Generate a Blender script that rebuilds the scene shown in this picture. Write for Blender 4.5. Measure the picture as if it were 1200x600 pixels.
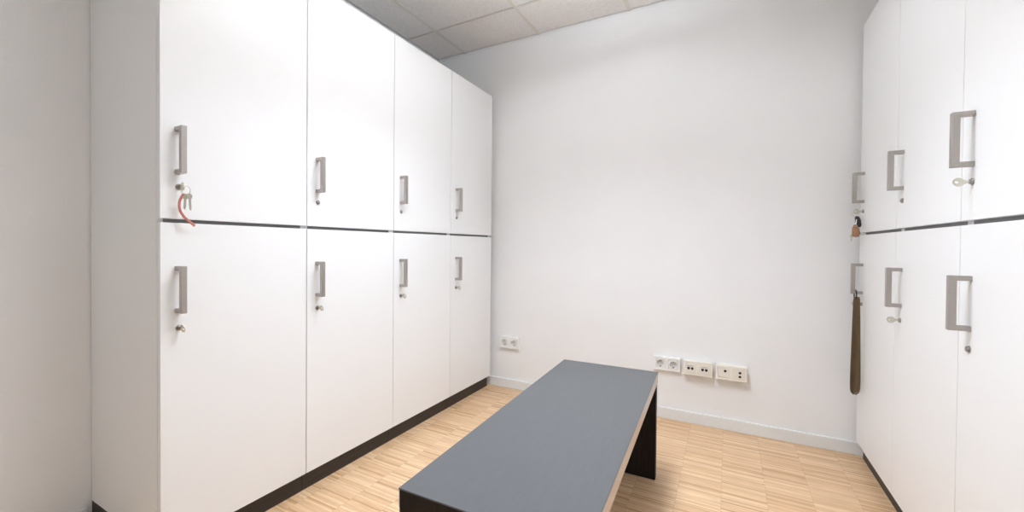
import bpy, bmesh, math, random
from mathutils import Vector, Matrix
random.seed(4)
for o in list(bpy.data.objects):
    bpy.data.objects.remove(o, do_unlink=True)
S = bpy.context.scene
COL = S.collection
PI = math.pi

# ------------------------------------------------------------------ camera
CW = 2.0303          # X of the right-hand locker fronts (left fronts are X = 0)
HC = 2.515           # ceiling height
cam_d = bpy.data.cameras.new('camera')
cam = bpy.data.objects.new('camera', cam_d); COL.objects.link(cam)
R_ = Vector((0.85161638, 0.52411612, 0.00719934))
U_ = Vector((-0.01289198, 0.00721304, 0.99989088))
F_ = Vector((-0.524007, 0.85161627, -0.01289964))
m = Matrix.Identity(4)
for i in range(3):
    m[i][0] = R_[i]; m[i][1] = U_[i]; m[i][2] = -F_[i]
m[0][3], m[1][3], m[2][3] = 1.481655, -2.904497, 1.03
cam.matrix_world = m
cam_d.sensor_fit = 'HORIZONTAL'; cam_d.sensor_width = 36
cam_d.lens = 512.2885 / 1200 * 36
cam_d.shift_x = (600 - 538.4667) / 1200
cam_d.shift_y = (295.1273 - 300) / 1200
cam_d.clip_start = 0.02
S.camera = cam

# ------------------------------------------------------------------ world, lights, exposure
W = bpy.data.worlds.new('world'); S.world = W
W.use_nodes = True
bg = W.node_tree.nodes['Background']
bg.inputs[0].default_value = (0.80, 0.92, 1.0, 1); bg.inputs[1].default_value = 1.7
LAMP_POWER = 19.5
FILL_UP = 31  # uplight added to brighten the ceiling and soften the room
LAMP_SPREAD = 122
LAMP_COLOR = (0.85, 0.925, 1.035)
REAR_FILL = 5.5  # unseen rear lamp, added as fill
S.view_settings.view_transform = 'Standard'
S.view_settings.look = 'None'
S.view_settings.gamma = 1
S.view_settings.use_curve_mapping = False
S.view_settings.exposure = 0.06

# ------------------------------------------------------------------ material helpers
def mat(name, col, rough=0.5, metal=0.0, spec=0.5):
    mt = bpy.data.materials.new(name); mt.use_nodes = True
    b = mt.node_tree.nodes['Principled BSDF']
    b.inputs['Base Color'].default_value = (*col, 1)
    b.inputs['Roughness'].default_value = rough
    b.inputs['Metallic'].default_value = metal
    b.inputs['Specular IOR Level'].default_value = spec
    return mt, mt.node_tree, b

def nd(nt, typ, **kw):
    n = nt.nodes.new(typ)
    for k, v in kw.items():
        setattr(n, k, v)
    return n

def objcoord(nt, scale=(1, 1, 1)):
    tc = nd(nt, 'ShaderNodeTexCoord'); mp = nd(nt, 'ShaderNodeMapping')
    mp.inputs['Scale'].default_value = scale
    nt.links.new(tc.outputs['Object'], mp.inputs['Vector'])
    return mp.outputs[0]

def vary(nt, b, col, scale, amt, vec, detail=3):
    """base colour = col with a noise variation of +-amt"""
    n = nd(nt, 'ShaderNodeTexNoise'); n.inputs['Scale'].default_value = scale; n.inputs['Detail'].default_value = detail
    nt.links.new(vec, n.inputs['Vector'])
    r = nd(nt, 'ShaderNodeValToRGB')
    r.color_ramp.elements[0].position = 0.3; r.color_ramp.elements[1].position = 0.7
    r.color_ramp.elements[0].color = (*[c * (1 - amt) for c in col], 1)
    r.color_ramp.elements[1].color = (*[min(1, c * (1 + amt)) for c in col], 1)
    nt.links.new(n.outputs['Fac'], r.inputs[0]); nt.links.new(r.outputs[0], b.inputs['Base Color'])
    return n

def bump(nt, b, scale, strength, dist, vec, detail=2):
    n = nd(nt, 'ShaderNodeTexNoise'); n.inputs['Scale'].default_value = scale; n.inputs['Detail'].default_value = detail
    nt.links.new(vec, n.inputs['Vector'])
    bp = nd(nt, 'ShaderNodeBump'); bp.inputs['Strength'].default_value = strength; bp.inputs['Distance'].default_value = dist
    nt.links.new(n.outputs['Fac'], bp.inputs['Height']); nt.links.new(bp.outputs[0], b.inputs['Normal'])

# white woodchip wall paint
M_wall, nt, b = mat('wall_paint', (0.89, 0.885, 0.88), 0.85, spec=0.2)
v = objcoord(nt); vary(nt, b, (0.89, 0.885, 0.88), 3.0, 0.012, v); bump(nt, b, 150, 0.25, 0.002, v)
# mineral fibre ceiling tile
M_tile, nt, b = mat('ceiling_tile', (0.84, 0.805, 0.775), 0.95, spec=0.1)
v = objcoord(nt); vary(nt, b, (0.84, 0.805, 0.775), 160, 0.10, v, 4); bump(nt, b, 120, 0.3, 0.002, v)
M_grid, nt, b = mat('ceiling_grid_paint', (0.75, 0.715, 0.64), 0.6)
M_base, nt, b = mat('baseboard_paint', (0.82, 0.825, 0.81), 0.45)
v = objcoord(nt); vary(nt, b, (0.82, 0.825, 0.81), 8, 0.02, v)
# white melamine
M_white, nt, b = mat('white_melamine', (0.89, 0.89, 0.885), 0.42, spec=0.4)
v = objcoord(nt); vary(nt, b, (0.89, 0.89, 0.885), 2.0, 0.006, v); bump(nt, b, 400, 0.04, 0.0005, v)
M_plinth, nt, b = mat('plinth_laminate', (0.035, 0.028, 0.026), 0.5)
v = objcoord(nt, (30, 2, 40)); vary(nt, b, (0.035, 0.028, 0.026), 3, 0.25, v)
M_rail, nt, b = mat('grey_rail', (0.21, 0.20, 0.205), 0.5)
M_nickel, nt, b = mat('brushed_nickel', (0.43, 0.395, 0.365), 0.42, 0.75)
v = objcoord(nt, (1, 1, 30)); vary(nt, b, (0.43, 0.395, 0.365), 60, 0.06, v)
M_chrome, nt, b = mat('chrome', (0.36, 0.34, 0.31), 0.30, 1.0)
M_steel, nt, b = mat('key_steel', (0.60, 0.58, 0.50), 0.32, 1.0)
M_hole, nt, b = mat('dark_slot', (0.02, 0.018, 0.016), 0.6)
M_red, nt, b = mat('red_cord', (0.56, 0.20, 0.155), 0.75)
v = objcoord(nt); vary(nt, b, (0.56, 0.20, 0.155), 300, 0.2, v)
M_black, nt, b = mat('black_leather', (0.02, 0.018, 0.018), 0.45)
M_tan, nt, b = mat('tan_leather', (0.36, 0.19, 0.10), 0.55)
v = objcoord(nt); vary(nt, b, (0.36, 0.19, 0.10), 90, 0.2, v)
M_horn, nt, b = mat('olive_brown_plastic', (0.12, 0.075, 0.032), 0.4)
v = objcoord(nt, (6, 6, 1)); vary(nt, b, (0.12, 0.075, 0.032), 12, 0.25, v)
M_bench, nt, b = mat('bench_laminate_lit', (0.04, 0.04, 0.045), 0.42, spec=0.5)  # bench laminate as lit on top, sheen painted in as grey
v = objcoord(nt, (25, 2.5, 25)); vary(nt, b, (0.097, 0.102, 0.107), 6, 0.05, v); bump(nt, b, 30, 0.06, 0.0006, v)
M_leg, nt, b = mat('bench_laminate_shaded', (0.016, 0.011, 0.010), 0.5, spec=0.2)  # same bench laminate for legs and slab, shade painted in darker
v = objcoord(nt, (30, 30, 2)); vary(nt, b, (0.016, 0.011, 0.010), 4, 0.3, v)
M_edge, nt, b = mat('edge_reflection', (0.62, 0.53, 0.47), 0.25, spec=0.5)  # grazing reflection along the seat edge, painted as a light colour
M_sock, nt, b = mat('socket_white', (0.90, 0.885, 0.86), 0.4)
M_cream, nt, b = mat('socket_cream', (0.87, 0.825, 0.73), 0.4)
M_lab, nt, b = mat('socket_label', (0.45, 0.42, 0.38), 0.5)
M_frame, nt, b = mat('window_frame_paint', (0.8, 0.8, 0.8), 0.4)

# mosaic parquet: slim lamellas across the room, 160 mm long, in columns
M_floor, nt, b = mat('lamella_parquet', (0.6, 0.42, 0.25), 0.38, spec=0.4)
tc = nd(nt, 'ShaderNodeTexCoord'); sep = nd(nt, 'ShaderNodeSeparateXYZ')
nt.links.new(tc.outputs['Object'], sep.inputs[0])
def math_(op, a, bb=None):
    n = nd(nt, 'ShaderNodeMath', operation=op)
    for i, x in enumerate((a, bb)):
        if x is None: continue
        if isinstance(x, (int, float)): n.inputs[i].default_value = x
        else: nt.links.new(x, n.inputs[i])
    return n.outputs[0]
cx_ = math_('DIVIDE', math_('ADD', sep.outputs['X'], 5 * 0.16 - 0.0282), 0.16)
ci = math_('FLOOR', cx_)
cf = math_('FRACT', cx_)
ry_ = math_('DIVIDE', sep.outputs['Y'], 0.0085)
ri = math_('FLOOR', ry_)
rf = math_('FRACT', ry_)
comb = nd(nt, 'ShaderNodeCombineXYZ'); nt.links.new(ci, comb.inputs[0]); nt.links.new(ri, comb.inputs[1])
wn = nd(nt, 'ShaderNodeTexWhiteNoise', noise_dimensions='2D'); nt.links.new(comb.outputs[0], wn.inputs['Vector'])
ramp = nd(nt, 'ShaderNodeValToRGB'); e = ramp.color_ramp.elements
e[0].position = 0; e[0].color = (0.53, 0.305, 0.150, 1)
e[1].position = 1; e[1].color = (0.84, 0.62, 0.385, 1)
x = e.new(0.16); x.color = (0.68, 0.435, 0.240, 1)
x = e.new(0.75); x.color = (0.76, 0.52, 0.315, 1)
nt.links.new(wn.outputs['Value'], ramp.inputs[0])
mp = nd(nt, 'ShaderNodeMapping'); mp.inputs['Scale'].default_value = (6, 160, 1)
nt.links.new(tc.outputs['Object'], mp.inputs[0])
gn = nd(nt, 'ShaderNodeTexNoise'); gn.inputs['Scale'].default_value = 2.0; gn.inputs['Detail'].default_value = 4
nt.links.new(mp.outputs[0], gn.inputs['Vector'])
g2 = nd(nt, 'ShaderNodeMapRange'); g2.inputs[1].default_value = 0.3; g2.inputs[2].default_value = 0.7
g2.inputs[3].default_value = 0.80; g2.inputs[4].default_value = 1.12
nt.links.new(gn.outputs['Fac'], g2.inputs[0])
jx = math_('MINIMUM', math_('LESS_THAN', cf, 0.010), 1.0)
jy = math_('MULTIPLY', math_('LESS_THAN', rf, 0.06), 0.35)
jj = math_('SUBTRACT', 1.0, math_('MULTIPLY', math_('MAXIMUM', jx, jy), 0.20))
mulf = math_('MULTIPLY', g2.outputs[0], jj)
mx = nd(nt, 'ShaderNodeVectorMath', operation='SCALE')
nt.links.new(ramp.outputs[0], mx.inputs[0]); nt.links.new(mulf, mx.inputs['Scale'])
nt.links.new(mx.outputs[0], b.inputs['Base Color'])

# lamp diffuser (a lit lamp) and window glass
M_diff, nt, b = mat('lamp_diffuser', (0.9, 0.9, 0.9), 0.5)
b.inputs['Emission Color'].default_value = (1, 0.97, 0.93, 1); b.inputs['Emission Strength'].default_value = 2.0
M_glass = bpy.data.materials.new('window_glass'); M_glass.use_nodes = True
nt = M_glass.node_tree; nt.nodes.remove(nt.nodes['Principled BSDF'])
tr = nd(nt, 'ShaderNodeBsdfTransparent'); gl = nd(nt, 'ShaderNodeBsdfGlossy'); gl.inputs['Roughness'].default_value = 0.05
ms = nd(nt, 'ShaderNodeMixShader'); ms.inputs[0].default_value = 0.08
nt.links.new(tr.outputs[0], ms.inputs[1]); nt.links.new(gl.outputs[0], ms.inputs[2])
nt.links.new(ms.outputs[0], nt.nodes['Material Output'].inputs['Surface'])

# ------------------------------------------------------------------ mesh helpers
def box(bm, x0, x1, y0, y1, z0, z1, bev=0, seg=2):
    vs = [bm.verts.new((x, y, z)) for x in (x0, x1) for y in (y0, y1) for z in (z0, z1)]
    fs = [(0, 1, 3, 2), (4, 6, 7, 5), (0, 4, 5, 1), (2, 3, 7, 6), (0, 2, 6, 4), (1, 5, 7, 3)]
    f = [bm.faces.new([vs[i] for i in q]) for q in fs]
    if bev:
        es = list({e for q in f for e in q.edges})
        bmesh.ops.bevel(bm, geom=es, offset=bev, segments=seg, profile=0.5, affect='EDGES')

def prism(bm, pts, axis, a, bb, bev=0, seg=2):
    """extrude a closed 2-D outline along an axis. axis 'y': pts are (x,z); 'x': (y,z); 'z': (x,y)"""
    def P(p, t):
        return {'y': (p[0], t, p[1]), 'x': (t, p[0], p[1]), 'z': (p[0], p[1], t)}[axis]
    lo = [bm.verts.new(P(p, a)) for p in pts]; hi = [bm.verts.new(P(p, bb)) for p in pts]
    fs = [bm.faces.new(lo), bm.faces.new(hi[::-1])]
    n = len(pts)
    for i in range(n):
        fs.append(bm.faces.new((lo[i], hi[i], hi[(i + 1) % n], lo[(i + 1) % n])))
    bmesh.ops.recalc_face_normals(bm, faces=fs)
    if bev:
        es = list({e for q in fs for e in q.edges})
        bmesh.ops.bevel(bm, geom=es, offset=bev, segments=seg, profile=0.5, affect='EDGES')

def lathe(bm, prof, origin, axis='x', n=24):
    """revolve (radius, along) profile about an axis through origin; closed where radius is 0"""
    o = Vector(origin)
    ax = {'x': (Vector((1, 0, 0)), Vector((0, 1, 0)), Vector((0, 0, 1))),
          'y': (Vector((0, 1, 0)), Vector((0, 0, 1)), Vector((1, 0, 0))),
          '-y': (Vector((0, -1, 0)), Vector((1, 0, 0)), Vector((0, 0, 1))),
          'z': (Vector((0, 0, 1)), Vector((1, 0, 0)), Vector((0, 1, 0)))}[axis]
    rings = []
    for r, t in prof:
        if r < 1e-7:
            rings.append([bm.verts.new(o + ax[0] * t)])
        else:
            rings.append([bm.verts.new(o + ax[0] * t + ax[1] * r * math.cos(2 * PI * k / n) + ax[2] * r * math.sin(2 * PI * k / n)) for k in range(n)])
    for A, B in zip(rings, rings[1:]):
        for k in range(n):
            a0 = A[k % len(A)]; a1 = A[(k + 1) % len(A)]; b0 = B[k % len(B)]; b1 = B[(k + 1) % len(B)]
            q = []
            for w in (a0, a1, b1, b0):
                if w not in q: q.append(w)
            if len(q) > 2:
                try: bm.faces.new(q)
                except ValueError: pass

def tube(bm, pts, r, n=10, closed=False, flat=None):
    """round (or flat = (half width, half thickness)) tube along a smooth path"""
    pts = [Vector(p) for p in pts]
    N = len(pts); rings = []
    ref = Vector((1, 0, 0))
    for i, p in enumerate(pts):
        a = pts[(i - 1) % N] if (closed or i > 0) else p
        c = pts[(i + 1) % N] if (closed or i < N - 1) else p
        t = (c - a).normalized()
        s = t.cross(ref)
        if s.length < 0.05: s = t.cross(Vector((0, 1, 0)))
        s.normalize(); u = s.cross(t).normalized()
        rr = r[i] if isinstance(r, (list, tuple)) else r
        rs, ru = (flat if flat else (rr, rr))
        rings.append([bm.verts.new(p + s * rs * math.cos(2 * PI * k / n) + u * ru * math.sin(2 * PI * k / n)) for k in range(n)])
    rng = range(N) if closed else range(N - 1)
    for i in rng:
        A, B = rings[i], rings[(i + 1) % N]
        for k in range(n):
            bm.faces.new((A[k], A[(k + 1) % n], B[(k + 1) % n], B[k]))
    if not closed:
        bm.faces.new(rings[0][::-1]); bm.faces.new(rings[-1])

def spline(ctrl, n=8):
    P = [Vector(p) for p in ctrl]; out = []
    Q = [P[0] * 2 - P[1]] + P + [P[-1] * 2 - P[-2]]
    for i in range(1, len(Q) - 2):
        p0, p1, p2, p3 = Q[i - 1:i + 3]
        for k in range(n):
            t = k / n
            out.append(0.5 * ((2 * p1) + (p2 - p0) * t + (2 * p0 - 5 * p1 + 4 * p2 - p3) * t * t + (3 * p1 - p0 - 3 * p2 + p3) * t ** 3))
    out.append(P[-1]); return out

def circle_pts(c, r, a1, a2, n=24):
    c = Vector(c); a1 = Vector(a1).normalized(); a2 = Vector(a2).normalized()
    return [c + a1 * r * math.cos(2 * PI * k / n) + a2 * r * math.sin(2 * PI * k / n) for k in range(n)]

def obj(name, bm, mt, parent=None, smooth=False):
    bmesh.ops.recalc_face_normals(bm, faces=bm.faces)
    me = bpy.data.meshes.new(name); bm.to_mesh(me); bm.free()
    me.materials.append(mt)
    if smooth:
        for p in me.polygons: p.use_smooth = True
        try: me.set_sharp_from_angle(angle=math.radians(35))
        except Exception: pass
    o = bpy.data.objects.new(name, me); COL.objects.link(o)
    if parent: o.parent = parent
    return o

def struct(name, bm, mt, parent=None):
    o = obj(name, bm, mt, parent); o['kind'] = 'structure'; return o

def tag(o, label, cat, group=None):
    o['label'] = label; o['category'] = cat
    if group: o['group'] = group
    return o

def thing(name, label, cat, loc=(0, 0, 0), rz=0, group=None):
    o = bpy.data.objects.new(name, None); COL.objects.link(o)
    o.empty_display_size = 0.05
    o.location = loc; o.rotation_euler = (0, 0, rz)
    return tag(o, label, cat, group)

def dup(root, loc, rz, label):
    r = root.copy(); COL.objects.link(r); r.location = loc; r.rotation_euler = (0, 0, rz); r['label'] = label
    for ch in list(root.children):
        c = ch.copy(); COL.objects.link(c); c.parent = r
        for g in list(ch.children):
            d = g.copy(); COL.objects.link(d); d.parent = c
    return r

NB = bmesh.new
# ------------------------------------------------------------------ the room
XL, XR, YF, YR, T = -0.515, CW + 0.515, 0.0, -5.0, 0.12
bm = NB(); box(bm, XL - T, XR + T, YR - T, YF + T, -0.1, 0); struct('floor', bm, M_floor)
bm = NB(); box(bm, XL - T, XR + T, YF, YF + T, 0, HC + 0.2); struct('wall_back', bm, M_wall)
bm = NB(); box(bm, XL - T, XL, YR, YF, 0, HC + 0.2); struct('wall_left', bm, M_wall)
bm = NB(); box(bm, XR, XR + T, YR, YF, 0, HC + 0.2); struct('wall_right', bm, M_wall)
# rear wall with a window behind the camera
wx0, wx1, wz0, wz1 = 0.1, 1.5, 0.95, 2.2
bm = NB()
box(bm, XL - T, wx0, YR - T, YR, 0, HC + 0.2); box(bm, wx1, XR + T, YR - T, YR, 0, HC + 0.2)
box(bm, wx0, wx1, YR - T, YR, 0, wz0); box(bm, wx0, wx1, YR - T, YR, wz1, HC + 0.2)
struct('wall_rear', bm, M_wall)
bm = NB()
for a, c in ((wx0, wx0 + 0.06), (wx1 - 0.06, wx1), (0.77, 0.83)):
    box(bm, a, c, YR - 0.09, YR - 0.03, wz0, wz1, 0.004)
for a, c in ((wz0, wz0 + 0.06), (wz1 - 0.06, wz1)):
    box(bm, wx0, wx1, YR - 0.088, YR - 0.032, a, c, 0.004)
win = struct('window_1', bm, M_frame)
bm = NB(); box(bm, wx0 + 0.03, wx1 - 0.03, YR - 0.064, YR - 0.056, wz0 + 0.03, wz1 - 0.03)
struct('pane', bm, M_glass, win)
pl = bpy.data.lights.new('window_daylight', 'AREA'); pl.shape = 'RECTANGLE'; pl.size = wx1 - wx0; pl.size_y = wz1 - wz0
pl.cycles.is_portal = True
po = bpy.data.objects.new('window_daylight', pl); COL.objects.link(po)
po.location = ((wx0 + wx1) / 2, YR - T - 0.01, (wz0 + wz1) / 2); po.rotation_euler = (PI / 2, 0, 0)

# suspended ceiling: 600 mm tiles lying in a slim grid
gx = [-0.265 + 0.5995 * k for k in range(-1, 6)]
gy = [-0.400 - 0.5995 * k for k in range(0, 9)]
xe = [XL] + [g for g in gx if XL + 0.05 < g < XR - 0.05] + [XR]
ye = [YF] + [g for g in gy if g > YR + 0.05] + [YR]
bm = NB()
for i in range(len(xe) - 1):
    for j in range(len(ye) - 1):
        x0, x1, y1, y0 = xe[i], xe[i + 1], ye[j], ye[j + 1]
        g = 0.0095
        box(bm, x0 + g, x1 - g, y0 + g, y1 - g, HC + 0.001, HC + 0.016, 0.002, 1)
struct('ceiling', bm, M_tile)
bm = NB(); box(bm, XL - T, XR + T, YR - T, YF + T, HC + 0.10, HC + 0.2); struct('trim_3', bm, M_wall)   # slab over the tiles
bm = NB()
for g in xe[1:-1]: box(bm, g - 0.0115, g + 0.0115, YR, YF, HC - 0.001, HC + 0.0009)
for g in xe[1:-1]: box(bm, g - 0.002, g + 0.002, YR, YF, HC, HC + 0.03)
for g in ye[1:-1]: box(bm, XL, XR, g - 0.0035, g + 0.0035, HC - 0.0012, HC + 0.0008)
for g in ye[1:-1]: box(bm, XL, XR, g - 0.002, g + 0.002, HC, HC + 0.03)
struct('trim_1', bm, M_grid)
# baseboards, with a small bevelled top lip
def skirting(name, x0, x1, y0, y1):
    bm = NB(); box(bm, x0, x1, y0, y1, 0, 0.0645, 0.0025, 2); return struct(name, bm, M_base)
skirting('baseboard_back', XL, XR, -0.014, 0)
skirting('baseboard_left', XL, XL + 0.014, YR, -2.262)
skirting('baseboard_right', XR - 0.014, XR, YR, -1.71)

# ------------------------------------------------------------------ ceiling lamps out of view; pendant form, uplight and rear lamp added
def unseen_lamp(cx, cy, ln, down, up, label, spread=180, drop=0.25):
    """long office pendant: slim housing on two wires, opal diffuser underneath and an added fill uplight in the open top"""
    t = thing('unseen_pendant', label, 'ceiling light', (cx, cy, HC - 0.0012))
    w, l, d = 0.16, ln / 2, drop + 0.045
    bm = NB()
    box(bm, -w, w, -l, -l + 0.018, -d, -drop, 0.002); box(bm, -w, w, l - 0.018, l, -d, -drop, 0.002)
    box(bm, -w, -w + 0.018, -l + 0.018, l - 0.018, -d, -drop, 0.002); box(bm, w - 0.018, w, -l + 0.018, l - 0.018, -d, -drop, 0.002)
    box(bm, -w + 0.017, w - 0.017, -l + 0.017, l - 0.017, -d + 0.018, -d + 0.024)
    obj('housing', bm, M_frame, t)
    bm = NB(); box(bm, -w + 0.018, w - 0.018, -l + 0.018, l - 0.018, -d + 0.006, -d + 0.012); obj('diffuser', bm, M_diff, t)
    for s in (-1, 1):
        bm = NB(); lathe(bm, [(0, -drop - 0.022), (0.0012, -drop - 0.022), (0.0012, 0), (0, 0)], (0, s * (l - 0.2), 0), 'z', 8)
        lathe(bm, [(0, -0.012), (0.012, -0.010), (0.016, 0), (0, 0)], (0, s * (l - 0.2), 0), 'z', 16); obj('wire', bm, M_chrome, t)
    for nm, p, z, rx in (('lamp_light', down, -d + 0.003, 0), ('fill_uplight', up, -drop - 0.012, PI)):
        L = bpy.data.lights.new(nm, 'AREA'); L.shape = 'RECTANGLE'; L.size = 2 * w - 0.05; L.size_y = ln - 0.05
        L.energy = p; L.color = LAMP_COLOR
        if nm == 'lamp_light': L.spread = math.radians(spread)
        lo = bpy.data.objects.new(nm, L); COL.objects.link(lo); lo.parent = t; lo.location = (0, 0, z); lo.rotation_euler = (rx, 0, 0)
unseen_lamp(0.97, -1.50, 1.2, LAMP_POWER, FILL_UP, 'unseen long pendant light above the bench, with added uplight', LAMP_SPREAD)
unseen_lamp(0.97, -3.70, 1.2, REAR_FILL, REAR_FILL * 0.3, 'added rear fill light, unseen, nearest the window')

# ------------------------------------------------------------------ lockers
LW, ZB, ZG, ZT = 0.54868, 0.0808, 1.1033, 2.1239
HZ = (1.2505, 0.8140)        # underside of the handle on the upper and the lower door
LZ = (1.2110, 0.7655)        # lock centre on the upper and the lower door

def handle_mesh(y, z0):
    bm = NB()
    h, d = 0.147, 0.043
    prism(bm, [(0, z0), (d, z0), (d, z0 + h), (0, z0 + h), (0, z0 + h - 0.0135), (d - 0.0155, z0 + h - 0.0135), (d - 0.0155, z0 + 0.0135), (0, z0 + 0.0135)],
          'y', y - 0.0085, y + 0.0085, 0.0008, 1)
    return bm

def lock_mesh(y, z):
    bm = NB()
    lathe(bm, [(0.0095, 0.0), (0.0095, 0.002), (0.0085, 0.003), (0.0070, 0.003), (0.0068, 0.006), (0.0060, 0.0066), (0, 0.0066)], (0, y, z), 'x', 24)
    return bm

def make_locker(label, group, hy, ly, loc, rz):
    t = thing('locker', label, 'locker', loc, rz, group)
    D = 0.512
    bm = NB()      # carcass: two sides, top, bottom, shelf, back
    box(bm, -D, -0.0190, 0.0005, 0.018, ZB, ZT, 0.0006, 1)
    box(bm, -D, -0.0190, LW - 0.018, LW - 0.0005, ZB, ZT, 0.0006, 1)
    box(bm, -D, -0.0190, 0.018, LW - 0.018, ZT - 0.018, ZT)
    box(bm, -D, -0.0190, 0.018, LW - 0.018, ZB, ZB + 0.018)
    box(bm, -D, -0.0320, 0.018, LW - 0.018, ZG - 0.009, ZG + 0.009)
    box(bm, -D, -D + 0.008, 0.018, LW - 0.018, ZB + 0.018, ZT - 0.018)
    obj('carcass', bm, M_white, t)
    bm = NB(); box(bm, -D, -0.0277, 0.0006, LW - 0.0006, 0, ZB, 0.0006, 1); obj('plinth', bm, M_plinth, t)
    bm = NB(); box(bm, -0.0315, -0.0192, 0.0185, LW - 0.0185, ZG - 0.016, ZG + 0.016); obj('rail', bm, M_rail, t)
    for k, (z0, z1) in enumerate(((ZG + 0.0062, ZT), (ZB + 0.001, ZG - 0.0062))):
        bm = NB(); box(bm, -0.018, 0, 0.0019, LW - 0.0019, z0, z1, 0.0010, 2)
        d = obj('door', bm, M_white, t)
        hd = obj('handle', handle_mesh(hy, HZ[k]), M_nickel, d); hd['label'] = 'brushed metal bar handle'
        lk = obj('lock', lock_mesh(ly, LZ[k]), M_chrome, d, True); lk['label'] = 'small round metal lock'
    return t

left_y = [-0.05253 - LW * (4 - k) for k in range(4)]        # near edge of each left locker
right_y = [-0.041921 - LW * k for k in range(3)]            # far edge of each right locker
left_lab = ['white two-door locker nearest on the left, red-corded keys in its upper lock',
            'second white two-door locker from the near end of the left row',
            'third white two-door locker of the left row, next to the last one',
            'last white two-door locker of the left row, against the back wall']
right_lab = ['white two-door locker on the right by the back wall, shoehorn on its lower handle',
             'middle white two-door locker of the right row',
             'white two-door locker at the right edge of the view, nearest of its row']
LHO = [0.051, 0.052, 0.056, 0.061]; LLO = [0.055, 0.055, 0.059, 0.064]
RHO = [0.069, 0.070, 0.067]; RLO = [0.064, 0.068, 0.066]
for k in range(4):
    make_locker(left_lab[k], 'lockers along the left wall', LHO[k], LLO[k], (0, left_y[k], 0), 0)
for k in range(3):
    make_locker(right_lab[k], 'lockers along the right wall', RHO[k], RLO[k], (CW, right_y[k], 0), PI)

def lock_at(side, k, lower):
    """world position and rotation of a lock face"""
    z = LZ[1 if lower else 0]
    if side == 'L': return (0.0066, left_y[k] + LLO[k], z), 0
    return (CW - 0.0066, right_y[k] - RLO[k], z), PI

# ------------------------------------------------------------------ single keys in the locks
def key_bm(tilt=0.0):
    """key standing out of a lock along +x: blade, collar and a flat pierced bow"""
    bm = NB()
    box(bm, 0.0, 0.007, -0.0012, 0.0012, -0.0035, 0.0035, 0.0004, 1)
    box(bm, 0.006, 0.0095, -0.0018, 0.0018, -0.0055, 0.0055, 0.0006, 1)
    return bm
def bow_bm():
    bm = NB()
    n = 28; ro, ri, hx = 0.0115, 0.0038, 0.0040
    c = Vector((0.0195, 0, 0)); t = 0.0012
    rows = []
    for s in (-t, t):
        rows.append(([bm.verts.new(c + Vector((ro * math.cos(2 * PI * k / n), s, ro * 1.1 * math.sin(2 * PI * k / n)))) for k in range(n)],
                     [bm.verts.new(c + Vector((hx + ri * math.cos(2 * PI * k / n), s, ri * math.sin(2 * PI * k / n)))) for k in range(n)]))
    (o0, i0), (o1, i1) = rows
    for k in range(n):
        l = (k + 1) % n
        bm.faces.new((o0[k], o0[l], i0[l], i0[k])); bm.faces.new((o1[l], o1[k], i1[k], i1[l]))
        bm.faces.new((o0[l], o0[k], o1[k], o1[l])); bm.faces.new((i0[k], i0[l], i1[l], i1[k]))
    return bm
key0 = None
def lock_key(side, k, lower, label, roll):
    global key0
    loc, rz = lock_at(side, k, lower)
    if key0 is None:
        key0 = thing('locker_key', label, 'key', loc, rz, 'single keys left in locker locks')
        obj('blade', key_bm(), M_steel, key0); obj('bow', bow_bm(), M_steel, key0, True)
        r = key0
    else:
        r = dup(key0, loc, rz, label)
    r.rotation_euler = (roll, 0, rz)
    return r
lock_key('L', 0, True, 'small metal key in the lower lock of the nearest left locker', 0.15)
lock_key('L', 1, True, 'small metal key in the lower lock of the second left locker', 0.25)
lock_key('L', 2, True, 'small metal key in the lower lock of the third left locker', 0.2)
lock_key('L', 3, True, 'small metal key in the lower lock of the last left locker by the wall', 0.3)
lock_key('R', 2, False, 'pale metal key in the upper lock of the locker at the right edge', 0.35)
lock_key('R', 1, True, 'small metal key in the lower lock of the middle right locker', 0.2)
lock_key('R', 0, True, 'small metal key in the lower lock behind the hanging shoehorn', 0.4)

# ------------------------------------------------------------------ key bunch with the red cord (nearest left locker, upper lock)
def small_key(bm, top, down, side, L=0.046):
    """flat key hanging from `top` along `down`, its flat lying along `side`"""
    top = Vector(top); d = Vector(down).normalized(); s = Vector(side).normalized(); n = d.cross(s).normalized()
    def plate(outline, t):
        lo = [bm.verts.new(top + s * a + d * c - n * t) for a, c in outline]; hi = [bm.verts.new(top + s * a + d * c + n * t) for a, c in outline]
        bm.faces.new(lo); bm.faces.new(hi[::-1]); q = len(lo)
        for i in range(q): bm.faces.new((lo[i], hi[i], hi[(i + 1) % q], lo[(i + 1) % q]))
    plate([(0.0085 * math.sin(2 * PI * k / 16), 0.0075 - 0.0095 * math.cos(2 * PI * k / 16)) for k in range(16)], 0.001)
    plate([(-0.0032, 0.016), (0.0032, 0.016), (0.0032, L - 0.008), (0.0018, L - 0.006), (0.0028, L - 0.004), (0.0008, L), (-0.0032, L - 0.003)], 0.0009)
loc, rz = lock_at('L', 0, False)
t = thing('key_bunch', 'key bunch with a red cord hanging from the nearest left upper lock', 'keys', loc, rz)
k_in = obj('key', key_bm(), M_steel, t); obj('bow', bow_bm(), M_steel, k_in, True)
bm = NB(); tube(bm, circle_pts((0.027, 0.005, -0.013), 0.0135, (0, 1, 0.15), (0.15, -0.1, 1), 28), 0.0010, 8, True); obj('key_ring', bm, M_steel, t, True)
bm = NB(); small_key(bm, (0.026, 0.004, -0.0245), (0, -0.04, -1), (0.35, 1, 0), 0.048); obj('key', bm, M_steel, t)
bm = NB(); small_key(bm, (0.030, 0.013, -0.023), (0, 0.10, -1), (0.2, 1, 0.1), 0.052); obj('key', bm, M_steel, t)
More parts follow.
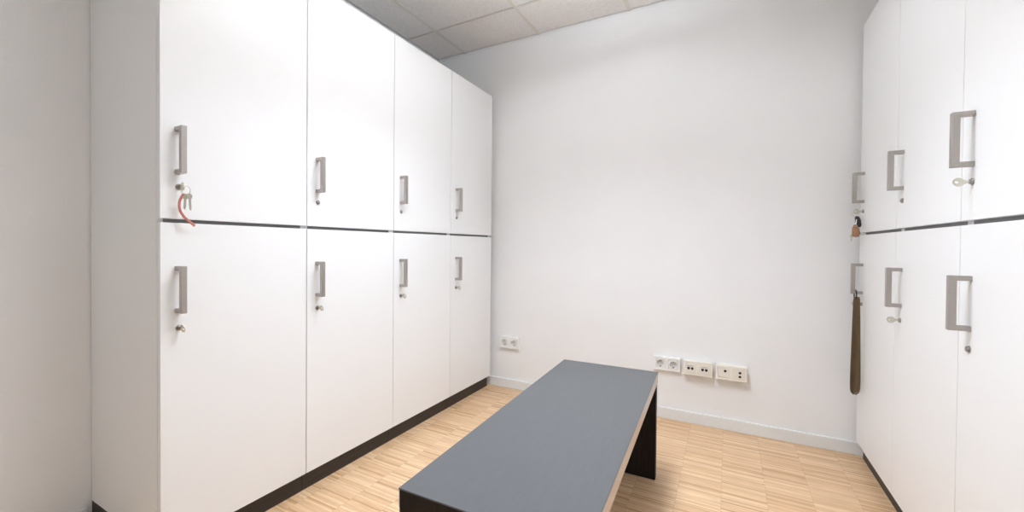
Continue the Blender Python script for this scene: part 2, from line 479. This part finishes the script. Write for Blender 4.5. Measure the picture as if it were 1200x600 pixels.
path = spline([(0.026, 0.000, -0.0235), (0.022, -0.006, -0.036), (0.019, -0.010, -0.052), (0.017, -0.007, -0.075), (0.017, 0.006, -0.096), (0.018, 0.022, -0.110), (0.019, 0.036, -0.122)], 8)
bm = NB(); tube(bm, path, 0.0033, 10, flat=(0.0042, 0.0022))
c = obj('cord', bm, M_red, t, True); c['label'] = 'red woven cord'

# ------------------------------------------------------------------ key bunch with black and tan fobs (far right locker, upper lock)
loc, rz = lock_at('R', 0, False)
t = thing('key_bunch', 'key bunch with black and tan leather fobs in the far right upper lock', 'keys', loc, rz)
k_in = obj('key', key_bm(), M_steel, t); obj('bow', bow_bm(), M_steel, k_in, True)
bm = NB(); tube(bm, circle_pts((0.0235, 0, -0.012), 0.0125, (1, 0, 0), (0, 0.2, 1), 28), 0.0010, 8, True); obj('key_ring', bm, M_steel, t, True)
def fob(pts, y0, y1, mt, nm):
    bm = NB(); prism(bm, [(a - 0.010, c) for a, c in pts], 'y', y0, y1, 0.0018, 2); return obj(nm, bm, mt, t, True)
f = fob([(0.020, -0.024), (0.032, -0.022), (0.034, -0.030), (0.031, -0.060), (0.026, -0.074), (0.014, -0.076), (0.010, -0.066), (0.013, -0.040)], -0.010, 0.004, M_black, 'fob'); f['label'] = 'black leather fob'
f = fob([(0.030, -0.062), (0.040, -0.064), (0.046, -0.082), (0.047, -0.116), (0.036, -0.124), (0.022, -0.122), (0.016, -0.106), (0.022, -0.082)], 0.006, 0.018, M_tan, 'fob'); f['label'] = 'tan leather fob'
bm = NB(); tube(bm, [(0.018, -0.003, -0.024), (0.019, 0.004, -0.040), (0.023, 0.011, -0.066)], 0.0012, 8); obj('link', bm, M_steel, t, True)
bm = NB(); small_key(bm, (0.034, 0.012, -0.110), (0.15, 0, -1), (1, 0.3, 0), 0.034); obj('key', bm, M_steel, t)

# ------------------------------------------------------------------ shoehorn hanging on the lower handle of the far right locker
hx, hyy, hz = CW - 0.027, right_y[0] - RHO[0] - 0.030, HZ[1]
t = thing('shoehorn', 'long olive-brown shoehorn hanging from the lowest handle beside the back wall', 'shoehorn', (hx, hyy, hz), 0.42)
# blade: a shallow trough, narrow at the top, rounded at the foot; local x is its width, -y faces the camera
bm = NB()
L = 0.468; nz, nu = 40, 12
top_z = -0.012
prof = [(0, 0.012), (0.02, 0.0155), (0.10, 0.0165), (0.30, 0.0190), (0.60, 0.0225), (0.85, 0.0248), (0.94, 0.0240), (0.975, 0.0195), (0.993, 0.0120), (1.0, 0.004)]
def wid(f):
    for (a, wa), (c, wc) in zip(prof, prof[1:]):
        if f <= c: return wa + (wc - wa) * (f - a) / (c - a)
    return prof[-1][1]
rows = []
for side in (0, 1):
    g = []
    for i in range(nz + 1):
        f = i / nz; f = f if f < 0.85 else 0.85 + 0.15 * (1 - max(0.0, 1 - (f - 0.85) / 0.15) ** 1.5)
        w = wid(f) * 0.9; cup = 0.008 * (0.6 + 0.6 * f)
        g.append([bm.verts.new((w * u, -0.004 + cup * (u * u - 1) * -1 + (0.0028 if side else 0) , top_z - L * f)) for u in [(-1 + 2 * j / nu) for j in range(nu + 1)]])
    rows.append(g)
for side, g in enumerate(rows):
    for i in range(nz):
        for j in range(nu):
            bm.faces.new((g[i][j], g[i][j + 1], g[i + 1][j + 1], g[i + 1][j]))
A, B = rows
for i in range(nz):
    bm.faces.new((A[i][0], A[i + 1][0], B[i + 1][0], B[i][0])); bm.faces.new((A[i][nu], B[i][nu], B[i + 1][nu], A[i + 1][nu]))
for j in range(nu):
    bm.faces.new((A[0][j], B[0][j], B[0][j + 1], A[0][j + 1])); bm.faces.new((A[nz][j], A[nz][j + 1], B[nz][j + 1], B[nz][j]))
obj('blade', bm, M_horn, t, True)
# strap looped over the lower arm of the handle and through the top of the blade
bm = NB()
ca = math.cos(-0.42); sa = math.sin(-0.42)
def loc_dir(wx, wy, wz): return (ca * wx - sa * wy, sa * wx + ca * wy, wz)
pts = []
for k in range(28):
    a = 2 * PI * k / 28
    yy, zz = 0.0235 * math.cos(a), (0.0185 * math.sin(a) if math.sin(a) > 0 else 0.034 * math.sin(a))
    pts.append(loc_dir(0.0, yy + 0.020, zz + 0.001))
tube(bm, pts, 0.0026, 8, True)
s = obj('hanging_loop', bm, M_black, t, True); s['label'] = 'dark cord loop over the handle'

# ------------------------------------------------------------------ bench
bc = Vector((1.0297, -1.4460)); ang = math.radians(2.0)
BW, BL, BH = 0.4270, 1.3400, 0.4714
t = thing('bench', 'long low dark bench, sheen painted grey on the seat, two panel legs', 'bench', (bc.x, bc.y, 0), ang)
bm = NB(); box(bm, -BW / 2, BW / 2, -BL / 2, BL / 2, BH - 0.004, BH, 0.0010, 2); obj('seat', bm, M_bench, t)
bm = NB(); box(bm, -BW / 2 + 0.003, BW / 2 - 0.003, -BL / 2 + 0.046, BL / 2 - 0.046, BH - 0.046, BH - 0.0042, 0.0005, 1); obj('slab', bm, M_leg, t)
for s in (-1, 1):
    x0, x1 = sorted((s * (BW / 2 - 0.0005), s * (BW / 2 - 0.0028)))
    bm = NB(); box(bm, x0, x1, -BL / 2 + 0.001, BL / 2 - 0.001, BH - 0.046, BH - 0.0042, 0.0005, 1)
    eb = obj('edge_sheen', bm, M_edge, t); eb['label'] = 'seat edge with a light reflection painted in'
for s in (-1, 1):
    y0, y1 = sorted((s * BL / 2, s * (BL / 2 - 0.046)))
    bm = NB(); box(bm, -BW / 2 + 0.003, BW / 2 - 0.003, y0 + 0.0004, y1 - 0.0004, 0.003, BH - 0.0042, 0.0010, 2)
    lg = obj('leg', bm, M_leg, t); lg['label'] = 'dark brown panel leg, shade painted in'
    for q in (-1, 1):
        bm = NB(); lathe(bm, [(0, 0), (0.014, 0), (0.014, 0.004), (0, 0.004)], (q * (BW / 2 - 0.04), (y0 + y1) / 2, 0), 'z', 16)
        obj('glide', bm, M_hole, lg)

# ------------------------------------------------------------------ sockets on the back wall
def insert_round(bm, cx, cz, half, yf, r, depth, n=32):
    """square insert face at y=yf with a round well of radius r"""
    def sq(k):
        a = 2 * PI * (k + 0.5) / n; c, s_ = math.cos(a), math.sin(a); q = max(abs(c), abs(s_)); return half * c / q, half * s_ / q
    ou = [bm.verts.new((cx + sq(k)[0], yf, cz + sq(k)[1])) for k in range(n)]
    ob = [bm.verts.new((cx + sq(k)[0], yf + 0.004, cz + sq(k)[1])) for k in range(n)]
    ring = lambda rr, y: [bm.verts.new((cx + rr * math.cos(2 * PI * (k + 0.5) / n), y, cz + rr * math.sin(2 * PI * (k + 0.5) / n))) for k in range(n)]
    r1 = ring(r + 0.001, yf); r2 = ring(r, yf + 0.001); r3 = ring(r - 0.001, yf + depth)
    for A, B in ((ob, ou), (ou, r1), (r1, r2), (r2, r3)):
        for k in range(n):
            bm.faces.new((A[k], A[(k + 1) % n], B[(k + 1) % n], B[k]))
    bm.faces.new(r3)

def frame_bm(w, h, depth):
    bm = NB(); box(bm, -w / 2, w / 2, -depth, 0, -h / 2, h / 2, 0.004, 3); return bm

def power_socket(x, z, label):
    t = thing('power_socket', label, 'socket', (x, 0, z), 0, 'double power sockets')
    w, h, dp = 0.147, 0.082, 0.022
    # frame with two openings: built from bars so that the wells are real recesses
    bm = NB(); hs = 0.0255
    xs = (-0.0355, 0.0355)
    box(bm, -w / 2, w / 2, -dp, 0, hs, h / 2, 0.002); box(bm, -w / 2, w / 2, -dp, 0, -h / 2, -hs, 0.002)
    box(bm, -w / 2, xs[0] - hs, -dp + 0.0002, 0, -hs - 0.002, hs + 0.002, 0.002); box(bm, xs[1] + hs, w / 2, -dp + 0.0002, 0, -hs - 0.002, hs + 0.002, 0.002)
    box(bm, xs[0] + hs, xs[1] - hs, -dp + 0.0002, 0, -hs - 0.002, hs + 0.002, 0.0012)
    obj('frame', bm, M_sock, t)
    for cx in xs:
        bm = NB(); insert_round(bm, cx, 0, hs - 0.0006, -dp - 0.001, 0.0200, 0.0195)
        ins = obj('insert', bm, M_sock, t, True)
        for s in (-1, 1):
            bm = NB(); lathe(bm, [(0, 0), (0.0042, 0), (0.0042, 0.001), (0, 0.001)], (cx + s * 0.0095, -0.0012, 0), '-y', 14)
            obj('pin_hole', bm, M_hole, ins)
            bm = NB(); box(bm, cx - 0.0055, cx + 0.0055, -dp + 0.0005, -0.0016, s * 0.0172 - 0.0020, s * 0.0172 + 0.0020, 0.0005, 1)
            obj('earth_clip', bm, M_chrome, ins)
    return t
power_socket(0.1342, 0.3325, 'double white power socket low on the back wall beside the left lockers')
power_socket(1.1745, 0.3310, 'double white power socket on the back wall just past the bench end')

def surface_box(x, z, name, label, cat):
    t = thing(name, label, cat, (x, 0, z), 0)
    dp = 0.042
    bm = frame_bm(0.146, 0.080, dp - 0.006); obj('backbox', bm, M_cream, t)
    bm = NB(); hs = 0.0262; y0, y1 = -dp, -dp + 0.0075; xs = (-0.0355, 0.0355)
    box(bm, -0.0745, 0.0745, y0, y1, hs, 0.041, 0.0015); box(bm, -0.0745, 0.0745, y0, y1, -0.041, -hs, 0.0015)
    box(bm, -0.0745, xs[0] - hs, y0 + 0.0002, y1, -hs - 0.002, hs + 0.002, 0.0015); box(bm, xs[1] + hs, 0.0745, y0 + 0.0002, y1, -hs - 0.002, hs + 0.002, 0.0015)
    box(bm, xs[0] + hs, xs[1] - hs, y0 + 0.0002, y1, -hs - 0.002, hs + 0.002, 0.0012)
    obj('frame', bm, M_cream, t)
    return t, dp
t, dp = surface_box(1.3376, 0.3320, 'network_socket', 'cream double network socket box, middle of the three boxes on the back wall', 'network socket')
for cx in (-0.0355, 0.0355):
    bm = NB(); box(bm, cx - 0.0255, cx + 0.0255, -dp - 0.0025, -dp + 0.0062, -0.0255, 0.0255, 0.001, 2); ins = obj('insert', bm, M_cream, t)
    bm = NB(); box(bm, cx - 0.016, cx + 0.016, -dp - 0.0031, -dp - 0.002, 0.0115, 0.0150); obj('label_strip', bm, M_lab, ins)
    for s in (-1, 1):
        bm = NB()
        X = cx + s * 0.0092
        prism(bm, [(X - 0.0066, -0.006), (X - 0.0035, -0.006), (X - 0.0035, -0.0095), (X + 0.0035, -0.0095), (X + 0.0035, -0.006), (X + 0.0066, -0.006), (X + 0.0066, 0.0055), (X - 0.0066, 0.0055)],
              'y', -dp - 0.0030, -dp - 0.002)
        obj('port', bm, M_hole, ins)
t, dp = surface_box(1.5030, 0.3315, 'aerial_socket', 'cream aerial socket box with three dark holes, nearest the right lockers', 'aerial socket')
for cx, holes in ((-0.0355, ((0.007, 0.010),)), (0.0355, ((0.006, 0.009), (0.006, -0.012)))):
    bm = NB(); box(bm, cx - 0.0255, cx + 0.0255, -dp - 0.0025, -dp + 0.0062, -0.0255, 0.0255, 0.001, 2); ins = obj('insert', bm, M_cream, t)
    for a, c in holes:
        bm = NB(); lathe(bm, [(0.0068, 0), (0.0068, 0.0020), (0.0050, 0.0020), (0.0048, 0.0006), (0, 0.0006)], (cx + a, -dp - 0.002, c), '-y', 20)
        obj('jack', bm, M_hole, ins)
